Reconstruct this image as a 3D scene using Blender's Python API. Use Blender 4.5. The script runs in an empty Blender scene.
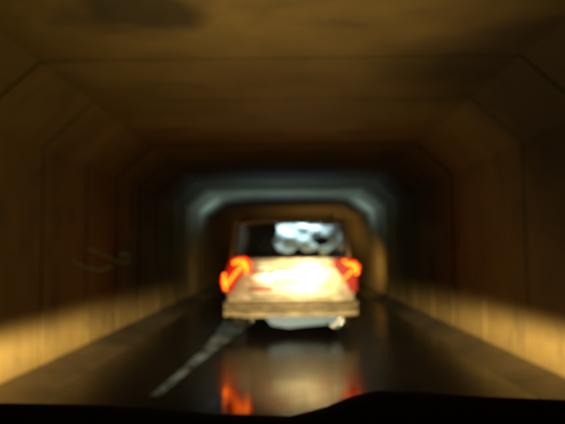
import bpy, bmesh, math, random
from mathutils import Vector, Matrix, noise

random.seed(7)
S = bpy.context.scene
COL = S.collection

# ------------------------------------------------------------------ camera
F_PX, W_PX, H_PX = 570.0, 565.0, 424.0
CAM_H = 1.22
cd = bpy.data.cameras.new("camera")
cam = bpy.data.objects.new("camera", cd)
COL.objects.link(cam)
cd.sensor_width = 36.0
cd.lens = 36.0 * F_PX / W_PX
cam.location = (0, 0, CAM_H)
cam.rotation_euler = (math.radians(90 + 3.8), 0, 0)
cam.rotation_euler = (Matrix.Rotation(math.radians(0.5), 3, 'Z') @ Matrix.Rotation(math.radians(93.8), 3, 'X')
                      @ Matrix.Rotation(math.radians(-0.6), 3, 'Z')).to_euler()
cd.clip_start = 0.05
cd.clip_end = 1000
cd.dof.use_dof = True
cd.dof.focus_distance = 0.40
cd.dof.aperture_fstop = 7.6
S.camera = cam

# ------------------------------------------------------------------ world (night)
w = bpy.data.worlds.new("World")
S.world = w
w.use_nodes = True
nt = w.node_tree
sky = nt.nodes.new("ShaderNodeTexSky")
sky.sky_type = 'NISHITA'
sky.sun_disc = False
sky.sun_elevation = math.radians(1)
sky.sun_rotation = math.radians(180)
nt.nodes["Background"].inputs["Strength"].default_value = 0.0008
nt.links.new(sky.outputs[0], nt.nodes["Background"].inputs["Color"])

S.view_settings.view_transform = 'Standard'
S.view_settings.look = 'None'
S.view_settings.gamma = 1
S.view_settings.use_curve_mapping = False
S.view_settings.exposure = 0.0

# ------------------------------------------------------------------ helpers
def tag(o, label=None, cat=None, group=None, kind=None):
    if label: o["label"] = label
    if cat: o["category"] = cat
    if group: o["group"] = group
    if kind: o["kind"] = kind
    return o

def empty(name, loc=(0, 0, 0), label=None, cat=None, group=None, rz=0):
    o = bpy.data.objects.new(name, None)
    o.empty_display_size = 0.2
    COL.objects.link(o)
    o.location = loc
    o.rotation_euler = (0, 0, rz)
    return tag(o, label, cat, group)

def link(name, bm, mat, parent=None, smooth=False):
    bmesh.ops.recalc_face_normals(bm, faces=bm.faces)
    me = bpy.data.meshes.new(name)
    if smooth:
        for f in bm.faces: f.smooth = True
    bm.to_mesh(me)
    bm.free()
    me.materials.append(mat)
    o = bpy.data.objects.new(name, me)
    COL.objects.link(o)
    if parent is not None: o.parent = parent
    return o

def bev(o, wd=0.01, seg=2):
    m = o.modifiers.new("bevel", 'BEVEL')
    m.width = wd
    m.segments = seg
    m.limit_method = 'ANGLE'
    m.angle_limit = math.radians(35)
    return o

def box(bm, x0, x1, y0, y1, z0, z1):
    v = [bm.verts.new(p) for p in ((x0, y0, z0), (x1, y0, z0), (x1, y1, z0), (x0, y1, z0),
                                   (x0, y0, z1), (x1, y0, z1), (x1, y1, z1), (x0, y1, z1))]
    for f in ((0, 3, 2, 1), (4, 5, 6, 7), (0, 1, 5, 4), (1, 2, 6, 5), (2, 3, 7, 6), (3, 0, 4, 7)):
        bm.faces.new([v[i] for i in f])
    return v

def tube(bm, pts, r, n=10, caps=True):
    pts = [Vector(p) for p in pts]
    rs = r if isinstance(r, (list, tuple)) else [r] * len(pts)
    rings = []
    for i, p in enumerate(pts):
        d = (pts[min(i + 1, len(pts) - 1)] - pts[max(i - 1, 0)]).normalized()
        a = Vector((0, 1, 0)) if abs(d.y) < .8 else Vector((1, 0, 0))
        u = d.cross(a).normalized()
        q = d.cross(u)
        rings.append([bm.verts.new(p + rs[i] * (math.cos(2 * math.pi * k / n) * u + math.sin(2 * math.pi * k / n) * q)) for k in range(n)])
    for a, b in zip(rings, rings[1:]):
        for k in range(n):
            bm.faces.new((a[k], a[(k + 1) % n], b[(k + 1) % n], b[k]))
    if caps:
        bm.faces.new(rings[0])
        bm.faces.new(rings[-1])

def lathe_x(bm, prof, cx, cy, cz, n=36):
    """revolve (x, r) profile round the x axis"""
    rings = []
    for x, r in prof:
        rings.append([bm.verts.new((cx + x, cy + r * math.cos(2 * math.pi * k / n), cz + r * math.sin(2 * math.pi * k / n))) for k in range(n)])
    for a, b in zip(rings, rings[1:]):
        for k in range(n):
            bm.faces.new((a[k], a[(k + 1) % n], b[(k + 1) % n], b[k]))
    bm.faces.new(rings[0])
    bm.faces.new(rings[-1])

def prism_xz(bm, poly, y0, y1):
    a = [bm.verts.new((x, y0, z)) for x, z in poly]
    b = [bm.verts.new((x, y1, z)) for x, z in poly]
    n = len(poly)
    bm.faces.new(a)
    bm.faces.new(b[::-1])
    for i in range(n):
        bm.faces.new((a[i], a[(i + 1) % n], b[(i + 1) % n], b[i]))

# ------------------------------------------------------------------ materials
def mat(name, col=(.5, .5, .5), rough=.6, metal=0, emit=None, estr=0, **kw):
    m = bpy.data.materials.new(name)
    m.use_nodes = True
    b = m.node_tree.nodes["Principled BSDF"]
    b.inputs["Base Color"].default_value = (*col, 1)
    b.inputs["Roughness"].default_value = rough
    b.inputs["Metallic"].default_value = metal
    for k, v in kw.items():
        b.inputs[k.replace("_", " ")].default_value = v
    if emit:
        b.inputs["Emission Color"].default_value = (*emit, 1)
        b.inputs["Emission Strength"].default_value = estr
    return m

class N:
    def __init__(s, m):
        s.t = m.node_tree
        s.b = s.t.nodes["Principled BSDF"]
    def n(s, typ, **kw):
        o = s.t.nodes.new("ShaderNode" + typ)
        for k, v in kw.items(): setattr(o, k, v)
        return o
    def l(s, a, b): s.t.links.new(a, b)
    def noise(s, vec, scale, detail=5, rough=.55):
        o = s.n("TexNoise")
        o.inputs["Scale"].default_value = scale
        o.inputs["Detail"].default_value = detail
        o.inputs["Roughness"].default_value = rough
        s.l(vec, o.inputs["Vector"])
        return o.outputs["Fac"]
    def maps(s, vec, scale):
        o = s.n("Mapping")
        o.inputs["Scale"].default_value = scale
        s.l(vec, o.inputs["Vector"])
        return o.outputs[0]
    def ramp(s, fac, stops):
        o = s.n("ValToRGB")
        r = o.color_ramp
        while len(r.elements) < len(stops): r.elements.new(.5)
        for e, (p, c) in zip(r.elements, stops):
            e.position = p
            e.color = (*c, 1) if len(c) == 3 else c
        s.l(fac, o.inputs[0])
        return o.outputs[0]
    def mix(s, fac, a, b, mode='MIX'):
        o = s.n("Mix", data_type='RGBA', blend_type=mode)
        for i, v in ((0, fac), (6, a), (7, b)):
            if hasattr(v, "is_linked"): s.l(v, o.inputs[i])
            else: o.inputs[i].default_value = v
        return o.outputs[2]
    def math(s, op, a, b=0.0, c=0.0):
        o = s.n("Math", operation=op)
        for i, v in enumerate((a, b, c)):
            if hasattr(v, "is_linked"): s.l(v, o.inputs[i])
            else: o.inputs[i].default_value = v
        return o.outputs[0]
    def bump(s, h, strength, dist=.02):
        o = s.n("Bump")
        o.inputs["Strength"].default_value = strength
        o.inputs["Distance"].default_value = dist
        s.l(h, o.inputs["Height"])
        s.l(o.outputs[0], s.b.inputs["Normal"])

def concrete(name, base, dark, rough=.75, streak=1.0):
    m = mat(name, base, rough)
    k = N(m)
    pos = k.n("NewGeometry").outputs["Position"]
    big = k.noise(pos, .55, 4)
    mid = k.noise(k.maps(pos, (3, 3, .5)), 1.2, 5)          # vertical water runs
    fine = k.noise(pos, 9, 8, .7)
    c = k.mix(k.ramp(big, [(.38, (0, 0, 0)), (.62, (1, 1, 1))]), (*dark, 1), (*base, 1))
    c = k.mix(k.ramp(mid, [(.35, (streak * .2,) * 3), (.6, (0, 0, 0))]), c, (dark[0] * .7, dark[1] * .7, dark[2] * .7, 1))
    c = k.mix(.22, c, k.ramp(fine, [(.25, (.25, .25, .25)), (.75, (1, 1, 1))]), 'MULTIPLY')
    # damp algae stains overhead near the entrance
    st = k.noise(k.maps(pos, (.8, 2.2, 1.5)), 1.1, 5, .6)
    c = k.mix(k.ramp(st, [(.55, (0, 0, 0)), (.72, (.5, .5, .5))]), c, (.05, .06, .045, 1))
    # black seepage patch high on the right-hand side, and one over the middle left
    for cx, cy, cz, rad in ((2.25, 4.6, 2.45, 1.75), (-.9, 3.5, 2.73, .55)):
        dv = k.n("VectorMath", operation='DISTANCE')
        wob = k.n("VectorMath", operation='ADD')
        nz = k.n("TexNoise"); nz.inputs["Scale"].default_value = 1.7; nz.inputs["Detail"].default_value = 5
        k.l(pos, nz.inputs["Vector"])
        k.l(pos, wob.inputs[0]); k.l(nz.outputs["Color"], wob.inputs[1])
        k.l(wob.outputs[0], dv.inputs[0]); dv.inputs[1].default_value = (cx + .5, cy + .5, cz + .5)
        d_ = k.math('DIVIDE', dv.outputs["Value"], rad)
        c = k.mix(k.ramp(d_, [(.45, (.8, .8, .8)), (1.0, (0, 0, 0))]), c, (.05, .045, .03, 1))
    k.l(c, k.b.inputs["Base Color"])
    k.bump(fine, .35, .01)
    return m

M = {}
M['lining'] = concrete("cast_concrete", (.43, .31, .11), (.28, .20, .062))
M['joint'] = concrete("joint_filler", (.045, .035, .015), (.03, .022, .01))
M['kerb'] = concrete("kerb_concrete", (.3, .26, .2), (.16, .14, .11))

def wet_road():
    m = mat("wet_asphalt", (.035, .033, .03), .2)
    k = N(m)
    pos = k.n("NewGeometry").outputs["Position"]
    grain = k.noise(pos, 60, 3, .6)
    pud = k.noise(k.maps(pos, (1.4, .45, 1)), .9, 4)
    c = k.ramp(grain, [(.3, (.014, .013, .012)), (.7, (.045, .042, .038))])
    k.l(c, k.b.inputs["Base Color"])
    r = k.ramp(pud, [(.38, (.15, .15, .15)), (.62, (.28, .28, .28))])
    sx = k.n("SeparateXYZ"); k.l(pos, sx.inputs[0])
    edge_n = k.math('ADD', sx.outputs[1], k.math('MULTIPLY', k.noise(pos, 2.2, 3), .9))
    edge_n = k.math('ADD', edge_n, k.math('MULTIPLY', k.math('MAXIMUM', k.math('SUBTRACT', k.math('ABSOLUTE', sx.outputs[0]), .55), 0.0), 6.0))
    near = k.ramp(k.math('MULTIPLY', edge_n, .1), [(.56, (1, 1, 1)), (.60, (0, 0, 0))])
    r = k.mix(near, r, (.045, .045, .045, 1))
    k.l(r, k.b.inputs["Roughness"])
    wv = k.noise(k.maps(pos, (2.2, 9, 1)), 1.6, 4, .5)
    k.bump(wv, .16, .012)
    k.b.inputs["Specular IOR Level"].default_value = .16
    return m
M['road'] = wet_road()

def road_reflection_mat():  # blue reflected light put into the base colour, broken up by noise
    m = mat("painted_road_reflection", (.5, .6, .7), .5)
    k = N(m)
    pos = k.n("NewGeometry").outputs["Position"]
    n1 = k.noise(pos, 14, 6, .7)
    n2 = k.noise(k.maps(pos, (3, 1, 1)), 2.2, 3)
    f = k.math('ADD', k.math('MULTIPLY', n1, .5), k.math('MULTIPLY', n2, .5))
    k.l(k.ramp(f, [(.42, (.04, .04, .04)), (.56, (.40, .66, 1.0))]), k.b.inputs["Base Color"])
    return m
M['road_reflection'] = road_reflection_mat()

M['shoulder'] = concrete("gritty_shoulder", (.20, .145, .06), (.06, .045, .02), .85)
M['ground'] = concrete("night_ground", (.06, .05, .035), (.03, .03, .02))

def car_paint():
    m = mat("champagne_paint", (.62, .52, .33), .38, .15, Coat_Weight=.4, Coat_Roughness=.12)
    k = N(m)
    pos = k.n("NewGeometry").outputs["Position"]
    dirt = k.noise(k.maps(pos, (2, 2, 5)), 3.0, 6, .65)
    k.l(k.ramp(dirt, [(.3, (.50, .44, .32)), (.65, (.72, .68, .54))]), k.b.inputs["Base Color"])
    k.l(k.ramp(dirt, [(.3, (.6, .6, .6)), (.7, (.34, .34, .34))]), k.b.inputs["Roughness"])
    return m
M['paint'] = car_paint()
def bumper_mat():
    m = mat("bumper_tan", (.3, .24, .13), .55)
    k = N(m)
    pos = k.n("NewGeometry").outputs["Position"]
    f = k.noise(k.maps(pos, (2.5, 1, 14)), 2.5, 6, .65)
    k.l(k.ramp(f, [(.35, (.10, .075, .035)), (.62, (.52, .44, .27))]), k.b.inputs["Base Color"])
    return m
M['bumper'] = bumper_mat()
M['groove'] = mat("black_rubber", (.015, .015, .015), .7)
M['under_glint'] = mat("painted_under_glint", (.035, .095, .20), .45, .2)  # bluish reflected light below the bumper, put into the base colour
M['chrome'] = mat("chrome", (.8, .8, .8), .12, 1)
M['red'] = mat("red_reflector", (.62, .012, .004), .4)
M['plate'] = mat("plate_white", (.85, .84, .78), .4)
M['tyre'] = mat("tyre_rubber", (.02, .02, .02), .85)
M['rim'] = mat("alloy_rim", (.45, .45, .45), .35, .9)
M['interior'] = mat("cabin_trim", (.03, .028, .026), .8)
M['lens'] = mat("lit_red_lens", (.07, .004, .002), .5, emit=(1, .012, .001), estr=.5)
M['lit_trail'] = mat("brake_trail_core", (.9, .4, .1), .3, emit=(1, .24, .012), estr=4.2)  # hot core of the brake-light trails, given as glowing strokes
M['glow'] = mat("brake_trail_fringe", (.5, .03, .01), .3, emit=(1, .035, .001), estr=2.6)  # red fringe of the brake-light trails, given as glowing strokes
M['headlens'] = mat("headlamp_lens", (.9, .9, .9), .1, emit=(.8, .9, 1), estr=4)
M['dash'] = mat("black_dashboard", (.008, .008, .008), .85)
M['blackpaint'] = mat("black_car_paint", (.01, .01, .01), .6)

def glass():
    m = bpy.data.materials.new("tinted_glass")
    m.use_nodes = True
    t = m.node_tree
    t.nodes.clear()
    out = t.nodes.new("ShaderNodeOutputMaterial")
    tr = t.nodes.new("ShaderNodeBsdfTransparent")
    tr.inputs[0].default_value = (.75, .78, .76, 1)
    gl = t.nodes.new("ShaderNodeBsdfGlossy")
    gl.inputs["Roughness"].default_value = .03
    fr = t.nodes.new("ShaderNodeFresnel")
    fr.inputs[0].default_value = 1.45
    mx = t.nodes.new("ShaderNodeMixShader")
    t.links.new(fr.outputs[0], mx.inputs[0])
    t.links.new(tr.outputs[0], mx.inputs[1])
    t.links.new(gl.outputs[0], mx.inputs[2])
    t.links.new(mx.outputs[0], out.inputs[0])
    return m
M['glass'] = glass()

def pane_glow():  # pale colour of the added surface that gives the rear-window light
    m = mat("pane_glow_white", (.72, .84, .86), .8)
    k = N(m)
    pos = k.n("NewGeometry").outputs["Position"]
    f = k.noise(k.maps(pos, (1.5, 1, 5)), 5, 3)
    k.l(k.ramp(f, [(.35, (.45, .6, .64)), (.6, (.8, .92, .93))]), k.b.inputs["Base Color"])
    return m
M['pane_glow'] = pane_glow()
M['green'] = mat("squiggle_light_green", (.45, .95, .55), .7)  # dim greenish light squiggle, given as surface colour

# ------------------------------------------------------------------ lights
def spot(name, loc, aim, energy, color, size, blend=.5, radius=.04, parent=None):
    d = bpy.data.lights.new(name, 'SPOT')
    d.energy = energy
    d.color = color
    d.spot_size = math.radians(size)
    d.spot_blend = blend
    d.shadow_soft_size = radius
    o = bpy.data.objects.new(name, d)
    COL.objects.link(o)
    o.location = loc
    dirv = (Vector(aim) - Vector(loc)).normalized()
    z = -dirv
    x = Vector((0, 0, 1)).cross(z).normalized() if abs(dirv.z) < .99 else Vector((1, 0, 0))
    y = z.cross(x)
    o.rotation_euler = Matrix((x, y, z)).transposed().to_euler()
    if parent: o.parent = parent
    return o

def beam_pattern(d, terms, base, cut=None):
    """headlamp lens: intensity over the beam; terms = (gain, h0, v0, wh, wv) as tangents right / up"""
    d.use_nodes = True
    t = d.node_tree
    em = t.nodes["Emission"]
    tc = t.nodes.new("ShaderNodeTexCoord")
    sp = t.nodes.new("ShaderNodeSeparateXYZ")
    t.links.new(tc.outputs["Normal"], sp.inputs[0])
    def mt(op, a, b=0.0, c=0.0):
        o = t.nodes.new("ShaderNodeMath")
        o.operation = op
        for i, v in enumerate((a, b, c)):
            if hasattr(v, "is_linked"): t.links.new(v, o.inputs[i])
            else: o.inputs[i].default_value = v
        return o.outputs[0]
    az = mt('ABSOLUTE', sp.outputs[2])
    az = mt('MAXIMUM', az, .05)
    h = mt('DIVIDE', sp.outputs[0], az)
    # elevation angle keeps the cut-off level on the side walls
    el = mt('ARCSINE', sp.outputs[1])
    tot = mt('ADD', base, 0.0)
    for (g, h0, v0, wh, wv, cutv) in terms:
        a = mt('DIVIDE', mt('SUBTRACT', h, h0), wh)
        b = mt('DIVIDE', mt('SUBTRACT', el, v0), wv)
        e = mt('EXPONENT', mt('MULTIPLY', mt('ADD', mt('MULTIPLY', a, a), mt('MULTIPLY', b, b)), -1.0))
        if cutv is not None:
            ss = t.nodes.new("ShaderNodeMapRange")
            ss.interpolation_type = 'SMOOTHSTEP'
            t.links.new(el, ss.inputs["Value"])
            ss.inputs["From Min"].default_value = cutv + .045
            ss.inputs["From Max"].default_value = cutv - .045
            e = mt('MULTIPLY', e, ss.outputs[0])
        tot = mt('ADD', tot, mt('MULTIPLY', e, g))
    t.links.new(tot, em.inputs["Strength"])

# ------------------------------------------------------------------ tunnel
WL, WR, HC = 2.45, 2.36, 2.73          # half widths and ceiling height
HAUNCH_Z, HAUNCH_X = 2.28, .50
PITCH, GAP = 1.25, .06
Y0, Y1 = -3.0, 37.0

def profile(off=0.0):
    return [(-WL - off, -.02), (-WL - off, HAUNCH_Z + off * .4), (-WL + HAUNCH_X - off * .4, HC + off),
            (WR - HAUNCH_X + off * .4, HC + off), (WR + off, HAUNCH_Z + off * .4), (WR + off, -.02)]

tun = empty("tunnel", (0, 0, 0), "low concrete tunnel with sloped upper corners and dark joints between its sections", "tunnel")
def ring_mesh(p_in, p_out, ln):
    bm = bmesh.new()
    va = [[bm.verts.new((x, y, z)) for x, z in p] for p in (p_in, p_out) for y in (0, ln)]
    i0, i1, o0, o1 = va
    n = len(p_in)
    for k in range(n - 1):
        bm.faces.new((i0[k], i0[k + 1], i1[k + 1], i1[k]))
        bm.faces.new((o0[k], o1[k], o1[k + 1], o0[k + 1]))
        bm.faces.new((i0[k], o0[k], o0[k + 1], i0[k + 1]))
        bm.faces.new((i1[k], i1[k + 1], o1[k + 1], o1[k]))
    bm.faces.new((i0[0], i1[0], o1[0], o0[0]))
    bm.faces.new((i0[-1], o0[-1], o1[-1], i1[-1]))
    return bm
seg = bev(link("lining_segment", ring_mesh(profile(0), profile(.012), PITCH - GAP), M['lining'], tun), .004, 1)
first = 4.42                            # a joint falls here
ny = int((Y1 - first) / PITCH)
lo = -int((first - Y0) / PITCH)
YS = [first + GAP / 2 + i * PITCH for i in range(lo, ny)]
seg.location = (0, YS[0], 0)
for y in YS[1:]:
    c = seg.copy()
    COL.objects.link(c)
    c.parent = tun
    c.scale = (1, 1 + (.02 if y < 6.2 else -.028), 1)
    c.location = (random.uniform(-.006, .006), y, random.uniform(-.005, .005))
bm = ring_mesh(profile(.02), profile(.4), YS[-1] - YS[0] + PITCH)
shell = link("outer_shell", bm, M['joint'], tun)
shell.location = (0, YS[0], 0)
YE = YS[-1] + PITCH

# portal head wall at the far end
pw = empty("portal_wall", (0, YE, 0), "concrete head wall around the far mouth of the tunnel", "wall")
bm = bmesh.new()
p = profile(.4)
outer = [(-6, -.3), (-6, 4.2), (6, 4.2), (6, -.3)]
poly = [outer[0], outer[1], outer[2], outer[3], p[5], p[4], p[3], p[2], p[1], p[0]]
prism_xz(bm, poly, 0.003, .5)
link("face", bm, M['lining'], pw)
bm = bmesh.new(); box(bm, -6.1, 6.1, -.1, .6, 4.203, 4.35)
link("coping", bm, M['kerb'], pw)

# ground, road, kerbs
bm = bmesh.new()
for y0, y1 in ((-400, 700),):
    v = [bm.verts.new(q) for q in ((-400, y0, -.06), (400, y0, -.06), (400, y1, -.06), (-400, y1, -.06))]
    bm.faces.new(v)
tag(link("ground", bm, M['ground']), kind="structure")
bm = bmesh.new()
bmesh.ops.create_grid(bm, x_segments=2, y_segments=60, size=1)
for v in bm.verts:
    v.co.x = v.co.x * (WL + .05)
    v.co.y = -40 + (v.co.y + 1) * 90
tag(link("road", bm, M['road']), kind="structure")

# sloped concrete footings between the road and the walls
for s_, wl in ((-1, WL), (1, WR)):
    bm = bmesh.new()
    prev = None
    for i in range(160):
        y = -3 + i * .26
        e = .012 * noise.noise(Vector((y * 1.3, s_ * 5, 0)))
        cur = [bm.verts.new(q) for q in ((s_ * (2.02 + e), y, .002), (s_ * (2.05 + e), y, .015), (s_ * (2.2 + e), y, .05 + e * .5), (s_ * (wl - .003), y, .11 + e * .5))]
        if prev:
            for k in range(3): bm.faces.new((prev[k], prev[k + 1], cur[k + 1], cur[k]))
        prev = cur
    tag(link("shoulder", bm, M['shoulder'], smooth=True), kind="structure")

# bluish light reflection painted as a flat streak on the left wheel track
bm = bmesh.new()
a = [(-1.13, 4.9), (-1.05, 6.0), (-.96, 7.2), (-.88, 8.6), (-.82, 10.0)]
rows = []
for i, (x, y) in enumerate(a):
    wdt = (.05, .06, .10, .20, .30)[i]
    rows.append((bm.verts.new((x - wdt, y, .004)), bm.verts.new((x + wdt * .8, y, .004))))
for r0, r1 in zip(rows, rows[1:]):
    bm.faces.new((r0[0], r0[1], r1[1], r1[0]))
tag(link("reflection_streak", bm, M['road_reflection']), "bluish light reflection painted flat on the wet road, left of the car ahead", "painted reflection")

# ------------------------------------------------------------------ pale light squiggle painted on the left wall
bm = bmesh.new()
def wallp(px, py):
    z = WL * F_PX / (288 - px)
    return (-WL + .006, z, CAM_H - (py - 250) * z / F_PX)
for pts, r in (([(86, 247), (97, 250), (108, 255), (117, 260), (127, 261), (131, 257), (128, 253), (119, 253)], .016),
               ([(72, 258), (84, 265), (96, 268), (103, 268), (112, 264)], .012)):
    q = [Vector(wallp(*p)) for p in pts]
    rr = [r * (0.5 + 1.2 * i / len(q)) for i in range(len(q))]
    prev = None
    for i, p in enumerate(q):
        d = (q[min(i + 1, len(q) - 1)] - q[max(i - 1, 0)]).normalized()
        nrm = Vector((1, 0, 0)).cross(d).normalized()
        pr = (bm.verts.new(p + nrm * rr[i]), bm.verts.new(p - nrm * rr[i]))
        if prev: bm.faces.new((prev[0], prev[1], pr[1], pr[0]))
        prev = pr
tag(link("light_squiggle", bm, M['green']), "faint pale green light squiggle painted flat on the dark left tunnel wall", "painted light")

# ------------------------------------------------------------------ car ahead
CX, CY = .035, 8.2
car = empty("estate_car", (CX, CY, 0), "cream estate car with lit brake lamps driving ahead in the middle of the tunnel", "car")
L = 4.45
def section(y):
    """half profile (x, z) of the lower body at station y (0 rear .. L front)"""
    t = y / L
    nar = 1 - .10 * max(0, (t - .78) / .22) ** 2 - .035 * max(0, (.06 - t) / .06) ** 1.5
    top = 1.10 if t < .70 else 1.10 - .26 * ((t - .70) / .30) ** 1.3
    return [(0, .26), (.70 * nar, .26), (.88 * nar, .33), (.935 * nar, .50), (.945 * nar, .72), (.925 * nar, .92), (.88 * nar, top - .03), (.80 * nar, top), (0, top + .015)]
bm = bmesh.new()
st = [0, .05, .2, .45, .8, 1.2, 1.7, 2.3, 2.9, 3.2, 3.5, 3.8, 4.05, 4.25, 4.38, L]
rings = []
for y in st:
    h = section(y)
    full = h + [(-x, z) for x, z in h[::-1] if x > 0]
    rings.append([bm.verts.new((x, y, z)) for x, z in full])
for a, b in zip(rings, rings[1:]):
    n = len(a)
    for k in range(n):
        bm.faces.new((a[k], a[(k + 1) % n], b[(k + 1) % n], b[k]))
bm.faces.new(rings[0]); bm.faces.new(rings[-1])
body = bev(link("body", bm, M['paint'], car, smooth=False), .02, 3)

# tailgate: slightly proud pressed panel with a number-plate recess rim
tg = link("tailgate", (lambda b: (box(b, -.585, .585, -.028, .0, .50, 1.105), b)[1])(bmesh.new()), M['paint'], car)
bev(tg, .02, 3)
for z0, z1 in ((.965, .985), (.755, .772), (.545, .562)):
    bm = bmesh.new(); box(bm, -.57, .57, -.040, -.0285, z0, z1)
    bev(link("crease_trim", bm, M['groove'], tg), .003)
bm = bmesh.new(); box(bm, -.22, .22, -.052, -.036, .872, .905)
bev(link("handle", bm, M['chrome'], tg), .006)
for x0, x1, z0, z1 in ((-.57, -.02, .875, .94), (-.57, -.27, .64, .705), (.36, .57, .68, .72)):
    bm = bmesh.new(); box(bm, x0, x1, -.040, -.0285, z0, z1)
    bev(link("reflector_strip", bm, M['red'], tg), .004)
bm = bmesh.new(); box(bm, -.26, .26, -.044, -.0285, .58, .70)
pl = bev(link("licence_plate", bm, M['plate'], car), .004)
for x in (-.2, .2):
    bm = bmesh.new()
    tube(bm, [(x, -.050, .675), (x, -.0445, .675)], .008, 8)
    link("screw", bm, M['chrome'], pl)

# greenhouse
def prof_cab(z):                        # half width of the cabin at height z
    return .87 - (z - 1.10) * .10
gl_y = lambda z: .0 + (z - 1.10) * .16  # rear glass rake
bm = bmesh.new()
rows = []
for y, zt, sc in ((.06, 1.655, .98), (.16, 1.69, 1), (.6, 1.715, 1), (1.4, 1.72, 1), (2.1, 1.70, .99), (2.45, 1.655, .96)):
    r = []
    for i in range(9):
        u = i / 8 * 2 - 1
        r.append((u * .805 * sc, y, zt - .045 * abs(u) ** 3))
    rows.append(r)
va = [[bm.verts.new(q) for q in r] for r in rows]
vb = [[bm.verts.new((x, y, z - .035)) for x, y, z in r] for r in rows]
for vv in (va, vb):
    for r0, r1 in zip(vv, vv[1:]):
        for k in range(8): bm.faces.new((r0[k], r0[k + 1], r1[k + 1], r1[k]))
def edge(a, b):
    for k in range(len(a) - 1): bm.faces.new((a[k], a[k + 1], b[k + 1], b[k]))
edge(va[0], vb[0]); edge(va[-1], vb[-1]); edge([r[0] for r in va], [r[0] for r in vb]); edge([r[-1] for r in va], [r[-1] for r in vb])
roof = link("roof", bm, M['paint'], car, smooth=True)
# roof rails
for s in (-1, 1):
    bm = bmesh.new(); tube(bm, [(s * .64, .25, 1.70), (s * .64, .3, 1.745), (s * .64, 1.8, 1.755), (s * .64, 1.9, 1.715)], .014, 8)
    link("roof_rail", bm, M['chrome'], roof, smooth=True)
def pillar(y_lo, y_hi, wd):
    for s in (-1, 1):
        bm = bmesh.new()
        v = []
        for z, y in ((1.095, y_lo), (1.37, (y_lo + y_hi) / 2), (1.665, y_hi)):
            x = prof_cab(z)
            v.append([bm.verts.new(q) for q in ((s * x, y, z), (s * x, y + wd, z), (s * (x - .075), y + wd, z), (s * (x - .075), y, z))])
        for a, b in zip(v, v[1:]):
            for k in range(4): bm.faces.new((a[k], a[(k + 1) % 4], b[(k + 1) % 4], b[k]))
        bm.faces.new(v[0]); bm.faces.new(v[-1])
        bev(link("pillar", bm, M['paint'], car), .012)
pillar(.0, .09, .12); pillar(1.05, 1.05, .08); pillar(1.95, 1.9, .08); pillar(3.05, 2.42, .07)
bm = bmesh.new()
v = [bm.verts.new(q) for q in ((-.80, .0, 1.105), (.80, .0, 1.105), (.745, .085, 1.64), (-.745, .085, 1.64))]
bm.faces.new(v)
g = link("rear_window", bm, M['glass'], car)
# dark rubber seal round the glass
for p0, p1 in (((-.80, -.006, 1.11), (.80, -.006, 1.11)), ((-.745, .08, 1.64), (.745, .08, 1.64)), ((-.80, -.006, 1.11), (-.745, .08, 1.64)), ((.80, -.006, 1.11), (.745, .08, 1.64))):
    bm = bmesh.new(); tube(bm, [p0, p1], .013, 8)
    link("window_seal", bm, M['groove'], g, smooth=True)
bm = bmesh.new(); tube(bm, [(.02, -.03, 1.125), (-.05, -.03, 1.14), (-.42, .0, 1.20)], [.012, .009, .006], 8)
link("rear_wiper", bm, M['groove'], car)
for s in (-1, 1):
    for ya, yb in ((.13, 1.04), (1.14, 1.93), (2.0, 2.75)):
        bm = bmesh.new()
        yt = min(yb, 2.4)
        v = [bm.verts.new(q) for q in ((s * .85, ya, 1.11), (s * .85, yb, 1.11), (s * .795, yt, 1.65), (s * .795, ya, 1.65))]
        bm.faces.new(v)
        link("side_window", bm, M['glass'], car)
bm = bmesh.new()
v = [bm.verts.new(q) for q in ((-.79, 3.08, 1.11), (.79, 3.08, 1.11), (.73, 2.47, 1.63), (-.73, 2.47, 1.63))]
bm.faces.new(v)
link("windscreen", bm, M['glass'], car)
# seat backs and head restraints that rise above the sill
for x, y in ((-.36, 1.35), (.36, 1.35), (-.36, 2.15), (.36, 2.15)):
    bm = bmesh.new(); box(bm, x - .24, x + .24, y, y + .12, 1.12, 1.30)
    sb = bev(link("seat_back", bm, M['interior'], car), .05, 4)
    bm = bmesh.new(); box(bm, x - .12, x + .12, y + .01, y + .11, 1.34, 1.50)
    bev(link("head_restraint", bm, M['interior'], sb), .04, 4)
    for dx in (-.05, .05):
        bm = bmesh.new(); tube(bm, [(x + dx, y + .06, 1.29), (x + dx, y + .06, 1.36)], .008, 8)
        link("restraint_post", bm, M['chrome'], sb)

# bumper, added panel coloured as bluish reflected light, hitch, exhaust
def curved_bar(x, z0, z1, y0, y1, bow, nseg=12):
    bm = bmesh.new()
    rows = []
    for i in range(nseg + 1):
        u = i / nseg * 2 - 1
        yb = bow * u * u * abs(u)
        rows.append([bm.verts.new(q) for q in ((u * x, y0 + yb, z0), (u * x, y0 + yb, z1), (u * x, y1, z1), (u * x, y1, z0))])
    for a, b in zip(rows, rows[1:]):
        for k in range(4): bm.faces.new((a[k], a[(k + 1) % 4], b[(k + 1) % 4], b[k]))
    bm.faces.new(rows[0]); bm.faces.new(rows[-1])
    return bm
bmp = bev(link("rear_bumper", curved_bar(.95, .285, .495, -.11, -.003, .10, 20), M['bumper'], car), .045, 4)
link("rubber_strip", curved_bar(.93, .368, .392, -.119, -.109, .10, 20), M['groove'], bmp)
link("step_groove", curved_bar(.90, .447, .460, -.118, -.109, .10, 20), M['groove'], bmp)
bm = bmesh.new()
prof = [(-.36, .26), (-.28, .16), (-.05, .12), (.25, .15), (.52, .17), (.66, .115), (.74, .20), (.73, .284), (-.33, .284)]
prism_xz(bm, prof, -.06, -.02)
bmesh.ops.triangulate(bm, faces=[f for f in bm.faces if len(f.verts) > 4])
bev(link("under_glint_panel", bm, M['under_glint'], car), .008)  # added panel, outlined like the patch of bluish reflected light
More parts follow.
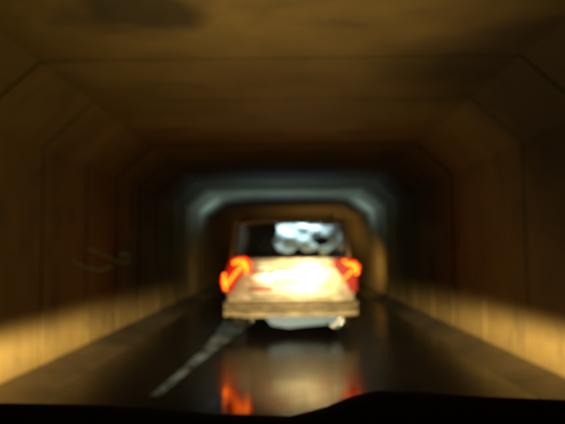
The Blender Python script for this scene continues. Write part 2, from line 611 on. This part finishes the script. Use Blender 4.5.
bm = bmesh.new(); tube(bm, [(.50, -.10, .20), (.60, -.10, .13), (.68, -.10, .24), (.72, -.10, .27), (.73, -.10, .18), (.60, -.10, .16)], .009, 8)
link("tow_hook", bm, M['chrome'], car, smooth=True)
bm = bmesh.new(); tube(bm, [(-.55, -.1, .22), (-.55, .5, .22)], .03, 14)
link("exhaust_pipe", bm, M['chrome'], car, smooth=True)

# wheels
for y in (.86, 3.52):
    for s in (-1, 1):
        wroot = bmesh.new()
        lathe_x(wroot, [(s * -.11, .22), (s * -.11, .31), (s * -.08, .335), (s * .08, .335), (s * .105, .31), (s * .105, .22)], s * .79, y, .337)
        ty = link("wheel", wroot, M['tyre'], car, smooth=False)
        bm = bmesh.new()
        lathe_x(bm, [(s * .06, .215), (s * .1, .21), (s * .085, .15), (s * .10, .05), (s * .105, .02)], s * .795, y, .337)
        link("rim", bm, M['rim'], ty, smooth=False)
        bm = bmesh.new()                 # dark arch lip
        pts = [(s * .945, y + .385 * math.cos(t), .337 + .385 * math.sin(t)) for t in [math.pi * k / 12 for k in range(13)]]
        tube(bm, pts, .018, 6)
        link("wheel_arch", bm, M['groove'], car)
# mirrors, door lines, handles
for s in (-1, 1):
    bm = bmesh.new(); box(bm, s * .97 - .09, s * .97 + .09, 2.78, 2.86, 1.08, 1.20)
    bev(link("side_mirror", bm, M['paint'], car), .025, 3)
    for y0, y1 in ((1.12, 1.96), (1.99, 2.95)):
        bm = bmesh.new()
        o = .001
        v = [(y0, 1.06), (y1, 1.06), (y1, .40), (y0 + .02, .40)]
        x = .952
        tube(bm, [(s * (x - .016), y0, 1.0), (s * (x - .004), y0, .75), (s * (x - .008), y0, .5)], .006, 6)
        d = link("door_gap", bm, M['groove'], car)
        bm = bmesh.new(); box(bm, s * .955 - .014, s * .955 + .014, y0 + .06, y0 + .22, .90, .93)
        link("door_handle", bm, M['chrome'], car)

# tail lamps
PXM = F_PX / CY
def carp(px, py, y):                     # point of the car's rear plane seen at a photo pixel
    k = (CY + y) / F_PX
    return ((px - 288) * k - CX, y, CAM_H - (py - 250) * k)
def ribbon(bm, pts, y, r):
    q = [carp(a, b, y) for a, b in pts]
    tube(bm, q, r, 8)
for s in (-1, 1):
    bm = bmesh.new()
    poly = [(s * .63, 1.09), (s * .61, .98), (s * .70, .86), (s * .80, .72), (s * .84, .62), (s * .945, .62), (s * .945, .86), (s * .86, 1.09)]
    prism_xz(bm, poly, -.034, .03)
    lens = bev(link("tail_lamp", bm, M['lens'], car), .01, 2)
    for nm, mt_, dy, kr in (("trail_fringe", 'glow', -.05, 1.3), ("trail_core", 'lit_trail', -.098, .5)):  # lit parts shaped as smeared light trails, not as real lamp parts
        bm = bmesh.new()
        if s < 0:
            ribbon(bm, [(233, 263), (238, 261), (244, 261), (247, 266), (246, 272)], dy, [.03 * kr, .04 * kr, .05 * kr, .055 * kr, .03 * kr])
            ribbon(bm, [(245, 263), (240, 268), (233, 276), (227, 284)], dy, [.035 * kr, .03 * kr, .024 * kr, .026 * kr])
            ribbon(bm, [(224.5, 273), (224.5, 281), (226, 289)], dy, [.022 * kr, .036 * kr, .026 * kr])
        else:
            ribbon(bm, [(343, 261), (348, 265), (353, 265), (356, 268), (356, 275)], dy, [.02 * kr, .034 * kr, .045 * kr, .045 * kr, .025 * kr])
            ribbon(bm, [(353, 270), (347, 276), (340, 282)], dy, [.026 * kr, .018 * kr, .014 * kr])
        link(nm, bm, M[mt_], lens, smooth=True)
    bm = bmesh.new()                     # headlamps of the car ahead
    box(bm, s * .62 - .16, s * .62 + .16, L - .015, L + .015, .62, .76)
    bev(link("headlight", bm, M['headlens'], car), .03, 3)
    lo_ = spot("headlight_beam", (s * .62, L + .06, .70), (s * .62, L + 12, .70), 700 if s > 0 else 90, (1, .62, .24), 168, .1, .05, car)
    beam_pattern(lo_.data, [(.50, s * .75, .0, .55, .22, .30), (6.0, .05, .17, .20, .10, .30)], .0)
    up_ = spot("headlight_glare", (s * .60, L + .07, .78), (s * .3, L + .55, 2.7), 34, (.20, .40, .85), 150, 1, .06, car)
    up2 = spot("headlight_glare", (s * .60, L + .08, .80), (s * .60, L + 12, .80), 2000, (.21, .42, .85), 168, .1, .06, car)
    beam_pattern(up2.data, [(.26, s * .1, .60, .9, .20, None), (1.3, s * .44, .40, .16, .08, None)], 0.0)

# bright light in the rear window, built as an added pale folded surface
def pane_glow_mesh():
    poly = [(240, 112), (300, 110), (370, 113), (440, 112), (449, 145), (446, 172), (424, 184), (400, 200), (384, 214), (376, 204), (374, 184),
            (360, 192), (340, 196), (322, 192), (314, 182), (304, 184), (290, 198), (268, 199), (246, 192), (236, 178), (227, 162), (236, 150), (246, 132)]
    hole = [(352, 160), (372, 150), (404, 150), (402, 172), (386, 178), (372, 180)]
    def inside(p, pg):
        x, y = p; c = False
        for i in range(len(pg)):
            x1, y1 = pg[i]; x2, y2 = pg[i - 1]
            if (y1 > y) != (y2 > y) and x < (x2 - x1) * (y - y1) / (y2 - y1) + x1: c = not c
        return c
    bm = bmesh.new()
    stp = 3
    vs = {}
    yb = .20
    def vert(i, j):
        if (i, j) not in vs:
            a, b = 220 + i * stp, 104 + j * stp
            x, y, z = carp(200 + a / 3.14, 190 + b / 3.14, yb)
            fold = .03 * math.sin(x * 9 + z * 26) + .016 * math.sin(x * 24 - z * 20 + 1) + .03 * noise.noise(Vector((x * 8, z * 8, 3)))
            vs[(i, j)] = bm.verts.new((x, y + fold, z))
        return vs[(i, j)]
    for i in range(80):
        for j in range(40):
            c = (220 + (i + .5) * stp, 104 + (j + .5) * stp)
            if inside(c, poly) and not inside(c, hole):
                bm.faces.new((vert(i, j), vert(i + 1, j), vert(i + 1, j + 1), vert(i, j + 1)))
    for v in bm.verts:                    # soften the stair-stepped outline
        pass
    for _ in range(3):
        new = {}
        for v in bm.verts:
            if v.is_boundary:
                nb = [e.other_vert(v) for e in v.link_edges if e.is_boundary]
                if len(nb) == 2: new[v] = (v.co + nb[0].co + nb[1].co) / 3
        for v, c in new.items(): v.co = c
    return bm
sh = link("window_glow", pane_glow_mesh(), M['pane_glow'], None, smooth=True)
sh.location = (CX, CY, 0)
m = sh.modifiers.new("thick", 'SOLIDIFY'); m.thickness = .006
tag(sh, "bluish white window light, built as an added folded surface behind the rear glass", "window_glow")
# added panel and area light under the roof, to brighten the window surface
bm = bmesh.new(); box(bm, -.10, .34, .12, .17, 1.625, 1.64)
dl = link("fill_panel", bm, M['headlens'], car)
ld = bpy.data.lights.new("fill_panel_light", 'AREA')
ld.shape = 'RECTANGLE'; ld.size = .7; ld.size_y = .06
ld.energy = 3.2
ld.color = (.75, .93, 1)
lo2 = bpy.data.objects.new("fill_panel_light", ld)
COL.objects.link(lo2)
lo2.parent = car
lo2.location = (.12, .10, 1.615)
lo2.rotation_euler = (math.radians(28), 0, 0)

# ------------------------------------------------------------------ our own car
own = empty("car_bonnet", (0, 0, 0), "black dashboard and bonnet of the following car along the bottom edge", "car")
edge_px = [(-140, 398), (0, 399), (90, 401), (150, 404), (215, 411), (290, 414), (325, 405), (350, 395), (375, 389), (420, 391), (480, 396), (565, 400), (700, 402)]
def edge_y(px):
    for (a, b), (c, d) in zip(edge_px, edge_px[1:]):
        if a <= px <= c: return b + (d - b) * (px - a) / (c - a)
    return edge_px[0][1] if px < 0 else edge_px[-1][1]
bm = bmesh.new()
DY = .80
cols = []
for i in range(97):
    x = -.62 + i * 1.24 / 96
    px = 288 + x * F_PX / DY
    zt = CAM_H - (edge_y(px) - 250) * DY / F_PX
    zb = .55 if True else 0
    prof = [(.42, zt - .16), (.47, zt - .075), (.55, zt - .035), (.66, zt - .012), (.76, zt - .001), (DY, zt), (.83, zt - .006), (.86, zt - .03), (.87, .80)]
    cols.append([bm.verts.new((x, y, z)) for y, z in prof])
for a, b in zip(cols, cols[1:]):
    for k in range(len(a) - 1): bm.faces.new((a[k], a[k + 1], b[k + 1], b[k]))
link("dashboard", bm, M['dash'], own, smooth=True)
bm = bmesh.new()
rows = []
for y, z, hw in ((1.0, .86, .72), (1.2, .83, .74), (1.5, .765, .74), (1.75, .70, .72), (1.92, .63, .66), (1.98, .52, .62), (1.99, .30, .60)):
    rows.append([bm.verts.new((hw * u, y - .12 * abs(u) ** 3, z - .035 * abs(u) ** 3)) for u in [k / 8 - 1 for k in range(17)]])
for a, b in zip(rows, rows[1:]):
    for k in range(16): bm.faces.new((a[k], a[k + 1], b[k + 1], b[k]))
bon = link("bonnet", bm, M['blackpaint'], own, smooth=True)
m = bon.modifiers.new("thick", 'SOLIDIFY'); m.thickness = .02; m.offset = -1
for s in (-1, 1):
    bm = bmesh.new(); tube(bm, [(s * .56, 1.96, .55), (s * .56, 2.0, .55)], .07, 24)
    link("headlight", bm, M['chrome'], own)
    sp_ = spot("headlight_beam", (s * .56, 2.08, .62), (s * .56, 12, .62), 900, (1, .73, .34), 168, .15, .03, own)
    beam_pattern(sp_.data, [
        # gain, h0, v0, wh, wv, cut-off
        (1.2, 0.0, -.075, 4.0, .085, -.032),          # wide low beam on the walls
        (2.0, s * .27, -.04, .20, .06, -.025),
        (2.8, .044 - s * .092, .034, .078, .047, None),   # hot spot on the car ahead
        (.42, -s * .07, .02, .16, .06, .06),
        (.34, -s * .07, -.085, .14, .04, None),
        (.075, 0.0, .95, 1.0, .5, None),             # stray light on the ceiling
        (.028, 0.0, .40, .7, .20, None),
    ], .0045)

S.cycles.max_bounces = 6
S.cycles.use_denoising = True
S.cycles.sample_clamp_indirect = 4
S.cycles.caustics_reflective = False
S.cycles.caustics_refractive = False
